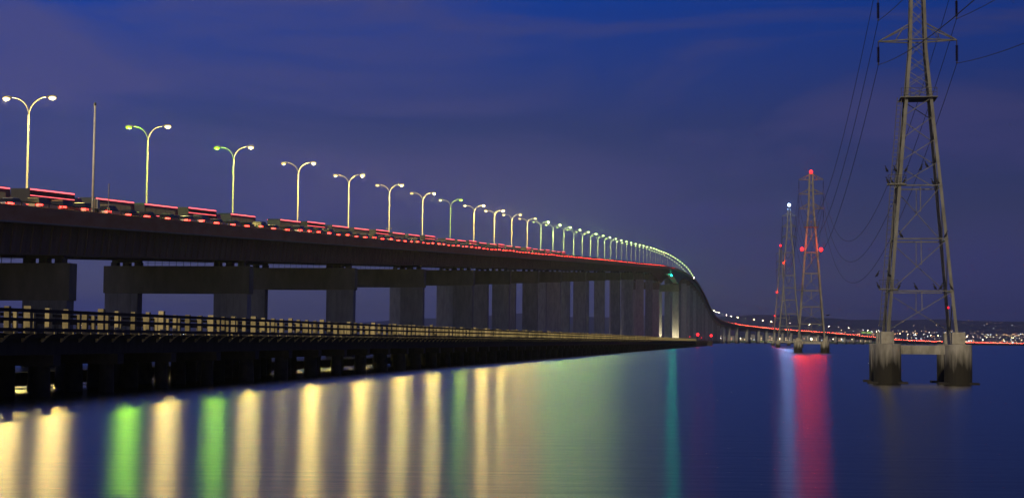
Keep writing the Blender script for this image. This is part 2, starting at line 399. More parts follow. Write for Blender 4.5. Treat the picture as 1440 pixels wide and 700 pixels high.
# girders with haunches over the main channel
S_L = s_of_Z(1232); S_M1 = s_of_Z(1560); 
def depth(s):
    if S_L - 120 < s < S_L: return 5.67 + 5.5 * ((s - S_L + 120) / 120) ** 2
    if S_L <= s <= S_M1:
        t = (s - S_L) / (S_M1 - S_L) * 2 - 1; return 6.2 + 6.5 * t * t if t < 0 else 6.2 + 8.5 * t * t
    if S_M1 < s < S_M1 + 130: return 5.67 + 9.0 * (1 - (s - S_M1) / 130) ** 2
    return 5.67
for sg in (1, -1):
    f = lambda s, sg=sg: ([(sg * 11.5, -1.78), (sg * 5.9, -1.78), (sg * 6.3, -depth(s)), (sg * 11.1, -depth(s))] if sg < 0 else [(sg * 5.9, -1.78), (sg * 11.5, -1.78), (sg * 11.1, -depth(s)), (sg * 6.3, -depth(s))])
    m = MB(); sweep(m, f, S0, S1, 8); m.build('box_girder', M_girder, bridge)
m = MB(); s = 30
while s < 1400:
    d = depth(s); a = rp(s, 11.58, -2.4); c = rp(s, 11.2, -d + .15); p, tt = road(s)
    m.beam(a, c, .12, .12, tt); s += 2.35
m.build('girder_rib', M_girder, bridge, kind='stuff')
m = MB(); s = 30                                        # splice plates every bay
while s < 1400:
    d = depth(s); p, tt = road(s); a = rp(s, 11.56, -1.95); c = rp(s, 11.2, -d + .05); m.beam(a, c, .5, .06, Vector((tt.y, -tt.x, 0))); s += 15.8
m.build('splice_plate', M_girder, bridge, kind='stuff')
# cross frames between the two boxes
m = MB(); s = 30
while s < 1300:
    m.beam(rp(s, -6, -5), rp(s, 6, -2.2), .25); m.beam(rp(s, -6, -2.2), rp(s, 6, -5), .25); s += 12.6
m.build('cross_frame', M_dark, bridge, kind='stuff')

def pier_at(s, top_extra=0, cap_h=4.4, cw=5.6, ct=2.0, low=False):
    p, tt = road(s); rz = math.atan2(-tt.x, tt.y)
    Hb = p.z; ztop = Hb - depth(s) - .93 if not low else Hb - depth(s) - .3
    if ztop < 1.0: return
    cap_h = min(cap_h, max(.8, ztop - 1.5))
    m = MB(); m.box((0, 0, ztop - cap_h / 2), (24.6, ct, cap_h))
    cap = m.build('cap_beam', M_conc, bridge, loc=(p.x, p.y, 0), rz=rz, bevel=.08)
    for sg in (1, -1):
        cxx = sg * (12.0 - cw / 2); zt = ztop - cap_h
        c = MB(); w2, t2 = cw / 2, ct / 2 - .06
        c.hexa([(cxx - w2, -t2, -2), (cxx + w2, -t2, -2), (cxx + w2, t2, -2), (cxx - w2, t2, -2), (cxx - w2, -t2, zt), (cxx + w2, -t2, zt), (cxx + w2, t2, zt), (cxx - w2, t2, zt)])
        for q in range(5):                             # shallow vertical flutes
            xx = cxx - w2 + cw * (q + .5) / 5; c.box((xx, -t2 - .03, (zt - 2) / 2 + .05), (cw / 5 - .16, .06, zt + 1.9)); c.box((xx, t2 + .03, (zt - 2) / 2 + .05), (cw / 5 - .16, .06, zt + 1.9))
        z = 7.0
        while z < zt - 1:                              # pour joints
            c.box((cxx, 0, z), (cw + .05, 2 * t2 + .14, .10)); z += 7.3
        c.build('column', M_col, cap)
        bb = MB()
        for q in (-2.0, 0, 2.0): bb.box((sg * 8.7 + q, 0, ztop + .30), (1.0, 1.3, .56))
        bb.box((sg * 8.7, 0, ztop + .75), (5.0, .5, .34))
        for q in (-2.0, 2.0): bb.box((sg * 8.7 + q, 0, ztop + .64), (.6, .9, .12))
        bb.build('bearing', M_dark, cap)
    if not low:
        r = MB()
        for q in range(9): r.box((-4.8 + q * 1.2, -.85, ztop + .45), (.06, .06, .9))
        r.box((0, -.85, ztop + .88), (10.6, .05, .05)); r.box((0, -.85, ztop + .5), (10.6, .04, .04))
        r.build('inspection_rail', M_dark, cap)
pier_s = [s_of_Z(182.65 + 12.0 * 0 - 63.2 + 63.2 * k) for k in range(0, 9)] + [s_of_Z(625 + 89 * k) for k in range(1, 7)]
pier_s = [q for q in pier_s if q < S_L - 20]
for q in pier_s: pier_at(q)
pier_at(S_L, cap_h=6, cw=6.5, ct=4)
pier_at(S_M1, cap_h=7, cw=6.6, ct=5)
s = S_M1 + 130
while s < S_M1 + 1500: pier_at(s); s += 63.9
while s < S1 - 40: pier_at(s, cap_h=2.4, cw=4.6, low=True); s += 42

# teal channel light hung under the main span
sN = (S_L + S_M1) / 2 + 30; pN = rp(sN, 11.8, -depth(sN) - .9)
nav = thing('navigation_light', 'bright teal green channel light hanging under the arched main span', 'navigation light', pN)
m = MB(); m.box((0, 0, .55), (.5, .5, .7)); m.tube([(0, 0, .9), (-.6, 0, 1.2)], .08); m.build('bracket', M_dark, nav)
m = MB(); m.ellipsoid((0, 0, 0), (.8, .8, .8)); m.build('lens', E_teal, nav, smooth=True); glow(nav, (.6, -1.3, -.6), (.0, 1, .62), 26000)

# ------------------------------------------------------------------ street lamps
def lamp_meshes():
    pole = MB(); pole.tube([(0, 0, -1.0), (0, 0, -.55), (0, 0, -.5), (0, 0, 12.5)], [.26, .26, .16, .10], 10); pole.box((0, 0, -.9), (.6, .6, .16))
    pm = pole.mesh('pole', M_pole, True)
    arms = []
    for sg in (1, -1):
        a = MB(); pts = []
        for i in range(9):
            t = i / 8 * PI / 2
            pts.append((sg * 2.35 * (1 - math.cos(t)), 0, 12.4 + 2.35 * math.sin(t)))
        pts[-1] = (sg * 2.5, 0, 14.75)
        a.tube(pts, [.085 - .003 * i for i in range(9)], 8); arms.append(a.mesh('arm', M_pole, True))
    heads = []; lens = []
    for sg in (1, -1):
        h = MB(); h.tube([(sg * 2.35, 0, 14.75), (sg * 2.65, 0, 14.81), (sg * 3.2, 0, 14.83), (sg * 3.62, 0, 14.79), (sg * 3.72, 0, 14.75)], [.07, .17, .2, .14, .05], 8)
        heads.append(h.mesh('lamp_head', M_steel, True))
        l = MB(); l.ellipsoid((sg * 3.15, 0, 14.61), (.50, .28, .25), 12, 6); lens.append(l.mesh('lens', E_warm, True))
    return pm, arms, heads, lens
PM, ARMS, HEADS, LENS = lamp_meshes()
lens_cache = {}
def lens_mesh(i, mt):
    k = (i, mt.name)
    if k not in lens_cache:
        me = LENS[i].copy(); me.materials.clear(); me.materials.append(mt); lens_cache[k] = me
    return lens_cache[k]
def street_lamp(s, label, group, mr, ml, boost=1.0):
    p, tt = road(s)
    o = thing('street_lamp', label, 'street lamp', (p.x, p.y, p.z), math.atan2(-tt.x, tt.y), group)
    link('pole', PM, o)
    for i, mt in ((0, mr), (1, ml)):
        if mt is None: continue
        a = link('arm', ARMS[i], o); h = link('lamp_head', HEADS[i], o); link('lens', lens_mesh(i, mt), h)
        if mt.name in POW: glow(o, ((3.15, -3.15)[i], 0, 14.3), POW[mt.name][0], POW[mt.name][1] * boost)
    return o
GL = 'twin-arm street lamps along the bridge median'
colr = {0: (E_warm, E_warm), 1: (E_warm, E_green), 2: (E_warm, E_green), 3: (E_warm, E_warm_dim), 7: (E_green, E_warm_dim)}
NL = 48
for k in range(-1, NL):
    s = s_of_Z(194.5 + 38.03 * k)
    mr_, ml_ = colr.get(k, (E_warm, E_warm_dim) if k < 12 else (E_pale, E_pale_dim) if k < 22 else (E_crest, E_crest_dim))
    cn = lambda a: {'lamp_green': 'green', 'lamp_pale': 'pale yellow', 'lamp_pale_dim': 'dim yellow', 'lamp_crest': 'small yellow', 'lamp_crest_dim': 'small dim', 'lamp_warm': 'warm', 'lamp_warm_dim': 'dim warm'}[a.name]
    lab = (f"twin-arm street lamp {nth(k)} from the photo's left edge, {cn(mr_)} right head, {cn(ml_)} left head" if k >= 0 else 'twin-arm street lamp just outside the left edge of the photo')
    if k >= 0 and len(lab.split()) > 16: lab = f"twin-arm street lamp {nth(k)} from the left edge, {cn(mr_)} right and {cn(ml_)} left head"
    street_lamp(s, lab, GL, mr_, ml_, 1.0 if k < 3 else 1.9 if k < 7 else .9 if k == 7 else (2.8 - .25 * (k - 8)) if k < 12 else (3.2 - .2 * (k - 12)) if k < 22 else max(.4, 2.0 - .1 * (k - 22)))
s = s_of_Z(194.5 + 38.03 * NL); j = 0
while s < S1 - 900:
    lit = (j % 4 != 2)
    street_lamp(s, f"single-arm street lamp {nth(j)} beyond the bridge crest on the long far descent", 'street lamps on the far descent', E_descent if lit else E_crest_dim, None)
    s += 38.5 if j < 24 else 46; j += 1

# plain pole, cabinet and short post on the near parapet
def edge_thing(x_px, name, label, cat):
    Z = (A_MED - 13.8 / math.cos(TH)) * 2150 / (1070 - x_px); s = s_of_Z(Z - 2.2); return s
s = edge_thing(150, '', '', ''); p = rp(s, 13.8)
o = thing('mast', 'tall plain grey mast on the near parapet beside a small cabinet', 'mast', p)
m = MB(); m.tube([(0, 0, -.44), (0, 0, 12.3)], [.16, .11], 8); m.build('pole', M_mast, o, smooth=True)
m = MB(); m.tube([(0, 0, 12.3), (0, 0, 12.65)], [.16, .13], 8); m.build('cap', M_dark, o)
s2 = s + 1.1; p = rp(s2, 13.8); p0, tt = road(s2)
o = thing('control_cabinet', 'small pale grey cabinet with a dark side beside the tall mast', 'cabinet', p, math.atan2(-tt.x, tt.y))
m = MB(); m.box((0, 0, .55), (.55, .7, 1.15)); m.build('housing', M_mast, o, bevel=.03)
m = MB(); m.box((.0, -.36, .55), (.45, .02, 1.0)); m.build('door', M_steel, o)
m = MB(); m.box((0, 0, -.23), (.3, .3, .42)); m.build('bracket', M_dark, o)
s3 = edge_thing(171.5, '', '', ''); p = rp(s3, 13.8)
o = thing('signal_post', 'short thin grey post on the near parapet right of the cabinet', 'post', p)
m = MB(); m.tube([(0, 0, -.44), (0, 0, 3.2)], .06, 8); m.build('pole', M_pole, o)
m = MB(); m.box((0, 0, .1), (.3, .2, .35)); m.build('junction_box', M_steel, o)
s4 = s_of_Z(194.5 + 38.03 * 5); p = rp(s4, 0, 3.6)
o = thing('traffic_camera', 'small camera bracket halfway up the sixth street lamp pole', 'camera', p)
m = MB(); m.box((0, 0, 0), (1.3, .12, .12)); m.build('bracket', M_steel, o)
m = MB(); m.box((.6, -.1, .18), (.22, .5, .22)); m.build('housing', M_pole, o)
m = MB(); m.box((-.6, -.1, .18), (.22, .5, .22)); m.build('housing', M_pole, o)

# ------------------------------------------------------------------ the old trestle fishing pier
A_F = 41.3
fwd = Vector((math.sin(TH), math.cos(TH), 0)); rgt = Vector((math.cos(TH), -math.sin(TH), 0)); UP = Vector((0, 0, 1))
def fp(Z, v, z): 
    o_ = Vector((-A_F + TAN * Z, Z, z)); return o_ + rgt * v
fpier = thing('fishing_pier', 'low dark old trestle pier with pale concrete rail posts beside the bridge', 'pier')
ZA, ZB = 48.0, 985.0
def fbox(mb, Z0, Z1, v0, v1, z0, z1):
    a = fp(Z0, 0, 0); b_ = fp(Z1, 0, 0)
    mb.hexa([a + rgt * v0 + UP * z0, a + rgt * v1 + UP * z0, b_ + rgt * v1 + UP * z0, b_ + rgt * v0 + UP * z0, a + rgt * v0 + UP * z1, a + rgt * v1 + UP * z1, b_ + rgt * v1 + UP * z1, b_ + rgt * v0 + UP * z1])
m = MB(); fbox(m, ZA, ZB, -8.6, -.15, 3.42, 3.70); m.build('deck', M_timber, fpier)
for v in (-.75, -3.2, -5.6, -8.0):
    m = MB(); fbox(m, ZA, ZB, v - .22, v + .22, 2.45, 3.417); m.build('stringer', M_timber, fpier)
for v0, v1 in ((.12, .30), (-8.98, -8.80)):
    for z0, z1 in ((4.86, 5.06), (4.36, 4.54), (3.80, 3.98)):
        m = MB(); fbox(m, ZA, ZB, v0, v1, z0, z1); m.build('rail', M_timber, fpier)
pm = MB(); pm.box((-.05, 0, 4.42), (.29, .28, 1.46)); post_me = pm.mesh('rail_post', M_oldpost)
pm = MB(); pm.box((-.05, 0, 4.48), (.38, .34, 1.58)); post_me2 = pm.mesh('rail_post', M_oldpost)
bk = MB(); bk.hexa([(-.4, -.12, 3.18), (.0, -.12, 3.55), (.0, .12, 3.55), (-.4, .12, 3.18), (-.4, -.12, 3.40), (.42, -.12, 3.76), (.42, .12, 3.76), (-.4, .12, 3.40)])
bk.box((.15, 0, 3.72), (.55, .24, .12)); brk_me = bk.mesh('bracket', M_oldpost)
jr = random.Random(5)
def run(v, flip, n_parts, brackets, zst, nb=0):
    Z = zst; i = 0; st = MB(); sb = MB()
    while Z < ZB - 1:
        big = (i % 4 == 2)
        if i < n_parts:
            o_ = link('rail_post', post_me2 if big else post_me, fpier, fp(Z, v + jr.uniform(-.02, .02), 0), -TH + jr.uniform(-.06, .06))
            o_.rotation_euler.y = jr.uniform(-.008, .008); o_.rotation_euler.x = jr.uniform(-.006, .006); o_.scale = (jr.uniform(.86, 1.12), 1, jr.uniform(.985, 1.012))
        else: st.box(fp(Z, v - .05, 4.42), (.33, .30, 1.46), rgt, fwd, UP)
        if brackets:
            if i < nb: link('bracket', brk_me, fpier, fp(Z, v, 0), -TH)
            else: sb.box(fp(Z, v + .15, 3.72), (.5, .24, .14), rgt, fwd, UP)
        Z += 2.41; i += 1
    st.build('rail_post_run', M_oldpost, fpier, kind='stuff')
    if brackets: sb.build('bracket_run', M_oldpost, fpier, kind='stuff')
run(0, 1, 210, True, 72.0, 210)
run(-8.65, -1, 80, False, 72.6)
m = MB(); fbox(m, ZA, ZB, -9.15, -8.85, .12, 1.05); m.build('waler', M_timber, fpier)  # low board added to hide bright water reflections between the piles
# bents
pl = MB(); pl.tube([(0, 0, -2.5), (0, 0, .1), (0, 0, 1.9)], [.62, .58, .50], 10); pile_me = pl.mesh('pile', M_pile, True)
cb = MB(); cb.box((-4.35, 0, 2.12), (9.1, .95, .65)); cap_me = cb.mesh('bent_cap', M_timber)
Z = 54.0; i = 0; st = MB()
while Z < ZB - 2:
    if i < 68:
        c_ = link('bent_cap', cap_me, fpier, fp(Z, 0, 0), -TH)
        for v in (-.7, -3.1, -5.6, -8.0):
            q = link('pile', pile_me, c_); q.location = (v + jr.uniform(-.12, .12), jr.uniform(-.1, .1), 0); q.rotation_euler = (jr.uniform(-.02, .02), jr.uniform(-.03, .03), jr.uniform(0, 3)); q.scale = (jr.uniform(.8, 1.15),) * 2 + (1,)
    else:
        st.box(fp(Z, -4.35, 2.12), (9.1, .95, .65), rgt, fwd, UP)
        for v in (-.7, -3.1, -5.6, -8.0): st.tube([fp(Z, v, -2), fp(Z, v, 1.9)], .55, 6)
    Z += 8.9; i += 1
st.build('bent_run', M_pile, fpier, kind='stuff')

# fender at the channel end of the trestle, with its red lights
fend = thing('channel_fender', 'dark timber channel fender past the end of the trestle pier', 'fender')
for v in (-1, -8):
    m = MB(); fbox(m, 987, 1190, v - .5, v + .5, .2, 3.4); m.build('waler', M_timber, fend)
m = MB(); fbox(m, 1189, 1190.5, -9, 0, .2, 3.6); m.build('end_wall', M_timber, fend)
m = MB(); Z = 990
while Z < 1190:
    for v in (-.2, -8.8): m.tube([fp(Z, v, -2), fp(Z, v, 4.0)], .28, 6)
    Z += 3
m.build('pile_run', M_timber, fend, kind='stuff')
def beacon(name, label, base, h, mt, r=.35, cat='beacon', group=None):
    o = thing(name, label, cat, base, 0, group)
    m = MB(); m.tube([(0, 0, 0), (0, 0, h)], .12, 8); m.build('post', M_dark, o)
    m = MB(); m.lathe((0, 0, h), [(.3, 0), (.34, .12), (.22, .16)], 10); m.build('base', M_dark, o)
    m = MB(); m.ellipsoid((0, 0, h + .16 + r), (r, r, r)); m.build('lens', mt, o, smooth=True); glow(o, (0, 0, h + .35 + 2 * r), (1, .03, .0), 6000 if mt.name == 'beacon_red_fender' else 600)
    return o
GB = 'red lights on the channel fender'
beacon('red_beacon', 'bright red beacon on the near corner of the channel fender', fp(1020, -.5, 3.4), 3.5, E_red_f, .95, group=GB)
beacon('red_beacon', 'rightmost bright red beacon on the tip of the channel fender', fp(1188, 3.0, 3.4), 3.5, E_red_f, .95, group=GB)
m = MB(); fbox(m, 1186, 1190, 0, 4, .2, 3.39); m.build('end_wall', M_timber, fend)
beacon('red_beacon', 'small orange red beacon between the two bright fender beacons', fp(1100, -1, 3.4), 2.2, E_red_s, .3, group=GB)
beacon('red_beacon', 'small low red beacon left of the brightest fender beacon', fp(1005, -5, 3.4), 2.6, E_red_s, .3, group=GB)

# floodlights at the foot of the main channel pier
for j, (ds, v) in enumerate(((-13, 9.5), (-13, -8.5), (30, 10))):
    p = rp(S_M1 + ds, v); p.z = 2.0
    o = thing('floodlight', ['floodlight before the right column of the tall channel pier', 'floodlight before the left column of the tall channel pier', 'floodlight behind the tall channel pier'][j], 'floodlight', p, 0, 'floodlights at the channel pier')
    m = MB(); m.tube([(0, 0, -3.5), (0, 0, 2.0)], .3, 8); m.build('post', M_dark, o)
    m = MB(); m.box((0, 0, 2.25), (1.3, .6, .5)); m.build('housing', M_dark, o)
    m = MB(); m.box((0, 0, 2.7), (1.1, .8, .08), Vector((1, 0, 0)), Vector((0, .8, -.6 if j < 2 else .6)), Vector((0, .6 if j < 2 else -.6, .8))); m.build('lens', E_flood, o); glow(o, (0, 1.0 if j < 2 else -1.0, 3.2), (1, .8, .45), 14000)

# ------------------------------------------------------------------ lattice towers
def Lbeam(mb, a, b, w, th, ix, iy):
    """angle section from a to b, flanges along ix and iy"""
    a = Vector(a); b = Vector(b); d = (b - a).normalized(); ix = (ix - d * ix.dot(d)).normalized(); iy = (iy - d * iy.dot(d)).normalized()
    l = (b - a).length; c = (a + b) / 2
    mb.box(c + ix * w / 2, (w, th, l), ix, ix.cross(d), d); mb.box(c + iy * w / 2, (th, w, l), iy.cross(d) * -1, iy, d)
def tower(name, label, base, yaw, zf, prof, levels_single, levels_x, horiz, arms, arm_half, peak, legw, bw, found, detail=True, platforms=(), ladder=True, ins_len=2.1):
    o = thing(name, label, 'pylon', base, yaw, 'power line towers standing in the bay')
    def hw(z):
        for (z0, h0), (z1, h1) in zip(prof, prof[1:]):
            if z <= z1: return h0 + (h1 - h0) * max(0, (z - z0)) / (z1 - z0)
        return prof[-1][1]
    def cn(i, j, z): h = hw(z); return Vector((i * h, j * h, z))
    # foundations
    r, ctop = found
    for i in (-1, 1):
        for j in (-1, 1):
            h = hw(zf) ; m = MB(); m.lathe((i * h, j * h, 0), [(r * 1.0, -3), (r * 1.0, ctop - .06), (r * .96, ctop)], 24 if detail else 12)
            f = m.build('foundation', M_found, o)
            m = MB(); m.box((i * h, j * h, (ctop + zf) / 2), (r * .95, r * .95, zf - ctop - .004)); m.build('pedestal', M_footing, f, bevel=.04)
            if detail:
                m = MB(); m.box((i * h, j * h, .08), (r * 2.9, r * 1.4, .16)); m.build('footing_skirt', M_pile, f)
    h = hw(zf)
    for j in (-1, 1):
        m = MB(); m.box((0, j * h, ctop - .50), (2 * h - 1.9 * r, r * .5, .80)); m.build('tie_beam', M_found, o)
    for i in (-1, 1):
        m = MB(); m.box((i * h, 0, ctop - .50), (r * .5, 2 * h - 1.9 * r, .80)); m.build('tie_beam', M_found, o)
    for i in (-1, 1):
        for j in (-1, 1):
            m = MB(); zz = [zf] + [z for z, _ in prof if zf < z]
            for a, b_ in zip(zz, zz[1:]): Lbeam(m, cn(i, j, a), cn(i, j, b_), legw, legw * .22, Vector((-i, 0, 0)), Vector((0, -j, 0)))
            m.build('leg', M_pylon, o)
    def brace(a, b_, w=bw, nm='brace', mt=M_pylon):
        if detail: mm_ = MB(); mm_.beam(a, b_, w, w * .55); mm_.build(nm, mt, o)
        else: joined.beam(a, b_, w, w * .6)
    joined = MB()
    for za, zb in zip(levels_single, levels_single[1:]):
        for j, sgn in ((-1, 1), (1, -1)): brace(cn(-sgn, j, za), cn(sgn, j, zb))
        for i, sgn in ((-1, 1), (1, -1)): brace(cn(i, -sgn, za), cn(i, sgn, zb))
    for za, zb in zip(levels_x, levels_x[1:]):
        for j in (-1, 1): brace(cn(-1, j, za), cn(1, j, zb), bw * .8); brace(cn(1, j, za), cn(-1, j, zb), bw * .8)
        for i in (-1, 1): brace(cn(i, -1, za), cn(i, 1, zb), bw * .8)
    for z in horiz:
        for j in (-1, 1): brace(cn(-1, j, z), cn(1, j, z), bw * 1.7, 'strut')
        for i in (-1, 1): brace(cn(i, -1, z), cn(i, 1, z), bw * 1.3, 'strut')
    for za, zb in zip(levels_single, levels_single[1:]):
        if zb in horiz and zb - za > 3 * (1 if detail else 1.5):
            for j in (-1, 1): zm = (za + zb) / 2; brace(Vector((0, j * hw(zm), zm)), Vector((0, j * hw(zb), zb)), bw * .6, 'hanger')
    if not detail: joined.build('bracing', M_pylon, o, kind='stuff')
    # arms with insulators
    tips = []
    for z in arms:
        for i in (-1, 1):
            m = MB(); h = hw(z); tip = Vector((i * arm_half, 0, z))
            for j in (-1, 1):
                m.beam((i * h, j * h, z), tip, bw * 1.1); m.beam((i * hw(z + 1.5), j * hw(z + 1.5), z + 1.45 * arm_half / 3.5), tip, bw * .9)
                m.beam((i * (h + (arm_half - h) * .45), j * h * .55, z), (i * (h + (arm_half - h) * .2), j * h * .8, z + 1.1 * arm_half / 3.5), bw * .5)
            a = m.build('cross_arm', M_pylon, o)
            m = MB(); n = 14 if detail else 8; m.tube([tip, tip - UP * ins_len], .045 if detail else .12, 6)
            for k in range(n):
                zz = -ins_len * (.25 + .7 * k / n); m.lathe(tip + UP * zz, [(.05, -.05), (.16 if detail else .22, -.01), (.05, .05)], 8)
            m.box(tip - UP * ins_len, (.12, .3, .12)); m.build('insulator', M_insul, a)
            tips.append(tip - UP * (ins_len + .05))
    m = MB(); zt = arms[-1]
    for i in (-1, 1):
        for j in (-1, 1): m.beam(cn(i, j, prof[-1][0]), (0, 0, peak), bw)
    m.build('peak', M_pylon, o)
    for z, side, full in platforms:
        h = hw(z); m = MB(); pw = .9 * legw / .3
        if full:
            m.box((0, 0, z), (2 * h + 2 * pw * .6, 2 * h + pw, .08))
        else: m.box((-h - pw * .2, -h + .2, z), (2.2 * pw, 1.2 * pw, .12))
        m.build('platform', M_pylon, o)
        g_ = MB(); x0, x1 = (-h - pw * .5, h + pw * .5) if full else (-h - pw * 1.25, -h + pw * .85); y0 = -h - pw * .45
        for k in range(5 if full else 4):
            xx = x0 + (x1 - x0) * k / (4 if full else 3); g_.box((xx, y0, z + .55 * pw), (.05 * pw, .05 * pw, 1.1 * pw))
        for q in (.55, 1.08): g_.box(((x0 + x1) / 2, y0, z + q * pw), (x1 - x0, .05 * pw, .05 * pw))
        for xx in (x0, x1): g_.box((xx, y0 + .6 * pw, z + 1.08 * pw), (.05 * pw, 1.2 * pw, .05 * pw))
        g_.build('guard_rail', M_dark, o)
    if ladder:
        m = MB(); zt = platforms[-1][0] if platforms else arms[0]
        a = Vector((-hw(zf + .5) - legw * 1.3, -hw(zf), zf + .5)); b_ = Vector((-hw(zt) - legw * 1.3, -hw(zt), zt))
        for off in (0, .38): m.beam(a - Vector((off, 0, 0)), b_ - Vector((off, 0, 0)), .05)
        n = int((zt - zf) / .4)
        for k in range(n):
            q = a.lerp(b_, k / n); m.beam(q, q - Vector((.38, 0, 0)), .04)
        m.build('ladder', M_pylon, o)
    return o, tips, cn, hw
LY = -math.atan(.169)
T1pos = Vector(((1298 - 720) * 136 / 2150 + .5, 139.1, 0))
T1, tips1, cn1, hw1 = tower('lattice_tower', 'nearest and tallest-looking steel lattice tower on four round concrete foundations', T1pos, LY, 4.6,
    [(0, 3.68), (4.6, 3.05), (30.4, .80), (44, .45)], [4.7, 8.27, 12.95, 17.8, 20.0, 22.1, 24.2, 25.9], [25.9, 27.0, 28.4, 29.8, 31.3, 32.7, 34.1, 35.4, 36.8, 38.2, 39.5, 41, 42.5, 44],
    [8.27, 12.95, 17.8, 25.9, 31.3], [31.3, 35.4, 39.5], 3.5, 46, .25, .10, (1.2, 3.52), True, ((8.4, 0, False), (17.9, 0, False), (25.9, 0, True)))
T2pos = Vector(((1141.5 - 720) * 520 / 2150, 520, 0))
T2, tips2, cn2, hw2 = tower('lattice_tower', 'second lattice tower, behind the nearest, with three red beacons', T2pos, LY, 5.0,
    [(0, 5.0), (5.0, 4.5), (42.7, 1.6), (49, 1.05), (61, .7)], [5, 9.8, 15.6, 21.1, 26.9, 34, 42.7], [42.7, 46, 49, 51.5, 54, 56.5, 59],
    [9.8, 15.6, 21.1, 26.9, 34, 42.7], [49, 54, 59], 4.1, 60.8, .50, .2, (1.35, 3.9), True, ((21.1, 0, False), (42.7, 0, True)), False, 3.3)
T3pos = Vector(((1110.5 - 720) * 1000 / 2150, 1000, 0))
T3, tips3, cn3, hw3 = tower('lattice_tower', 'third lattice tower, far out, topped by a blue-white beacon', T3pos, LY, 5.5,
    [(0, 7.8), (5.5, 7.3), (35, 4.3), (62, 3.0), (72, 1.8), (90, 1.0)], [5.5, 14, 22, 31, 39, 47, 55, 62, 69], [69, 73, 77, 81, 85, 89],
    [14, 22, 31, 39, 47, 62], [72, 79, 86], 4.4, 92, .6, .28, (1.5, 4.2), False, (), False, 3.6)
T4pos = Vector(((1098.5 - 720) * 1500 / 2150, 1500, 0))
T4, tips4, cn4, hw4 = tower('lattice_tower', 'farthest lattice tower, left of the others, with red beacons', T4pos, LY, 5.5,
    [(0, 8.2), (5.5, 7.6), (50, 3.6), (70, 2.2), (94, 1.2)], [5.5, 16, 27, 38, 49, 60, 70], [70, 75, 80, 85, 90, 94],
    [16, 27, 38, 49, 70], [74, 82, 90], 4.4, 97, .7, .34, (1.7, 4.2), False, (), False, 3.6)
def tower_light(T, lp, mt, r, label=None):
    glow(T, (lp[0] * (1.25 if lp[2] < 50 else 1), lp[1] - r * 1.3 - (1.2 if lp[2] < 50 else 0), lp[2] + r * 1.2 + (1.0 if mt.name == 'beacon_red' else 0)), (1, .03, .0) if mt.name != 'beacon_white' else (.22, .42, 1), {'beacon_red': 4800 if lp[2] > 50 else 2200, 'beacon_red_small': 1500, 'beacon_white': 22000}[mt.name])
    m = MB(); m.ellipsoid(lp, (r, r, r * 1.1)); m.box((lp[0], lp[1], lp[2] - r * 1.2), (r * 1.2, r * 1.2, r * .5)); 
    me = m.mesh('beacon_light', [mt, M_dark]); 
    for f in me.polygons[-6:]: f.material_index = 1
    return link('beacon_light', me, T)
tower_light(T2, (0, 0, 61.6), E_red, .60)
tower_light(T2, (-hw2(34) - .9, -hw2(34) - 1.6, 35.0), E_red, .60)
tower_light(T2, (hw2(34) + .9, -hw2(34) - 1.6, 34.8), E_red, .65)
tower_light(T3, (0, 0, 93.2), E_white, 1.1)
tower_light(T3, (-hw3(55) - .5, -hw3(55), 55), E_red_s, .5)
tower_light(T4, (0, 0, 98), E_red, 1.0)
tower_light(T4, (-hw4(52) - .5, -hw4(52), 52), E_red_s, .7)
tower_light(T4, (-hw4(29) - .5, -hw4(29), 29), E_red_s, .6)
m = MB(); m.ellipsoid((hw1(6.6) + .0, hw1(6.6) - .3, 6.9), (.1, .1, .12)); m.build('beacon_light', mat('dim_red', (0, 0, 0), emit=((1, .02, .05), 1.5)), T1)

# power lines: one object for each conductor span
def world_tip(Tpos, tip):
    c, s_ = math.cos(LY), math.sin(LY); return Vector((Tpos.x + c * tip.x - s_ * tip.y, Tpos.y + s_ * tip.x + c * tip.y, tip.z))
sides = ['left', 'right']; lv = ['lowest', 'middle', 'top']
def span(a, b_, sag, r0, r1, label, group):
    pts = []; n = 40
    for i in range(n + 1):
        t_ = i / n; q = a.lerp(b_, t_); q.z -= 4 * sag * t_ * (1 - t_); pts.append(q)
    m = MB(); m.tube(pts, [r0 + (r1 - r0) * i / n for i in range(n + 1)], 5, False)
    return tag(m.build('power_line', M_wire), label, 'power line', group)
T0pos = T1pos - (T2pos - T1pos)
for k in range(6):
    z_i, s_i = divmod(k, 2)
    a = world_tip(T1pos, tips1[k]); b_ = world_tip(T2pos, tips2[k]); c_ = world_tip(T3pos, tips3[k]); d_ = world_tip(T4pos, tips4[k])
    a0 = world_tip(T0pos, tips1[k])
    span(a, b_, 15.5 if s_i == 0 else 21, .028, .05, f'{lv[z_i]} conductor from the {sides[s_i]} arms of the nearest tower to the second tower', 'power lines')
    span(a, a0, 15.5, .028, .028, f'{lv[z_i]} conductor from the {sides[s_i]} arms of the nearest tower towards the viewer', 'power lines')
    span(b_, c_, 18, .05, .09, f'{lv[z_i]} conductor from the {sides[s_i]} arms of the second tower to the third tower', 'power lines')
    span(c_, d_, 18, .09, .12, f'{lv[z_i]} conductor from the {sides[s_i]} arms of the third tower to the farthest tower', 'power lines')

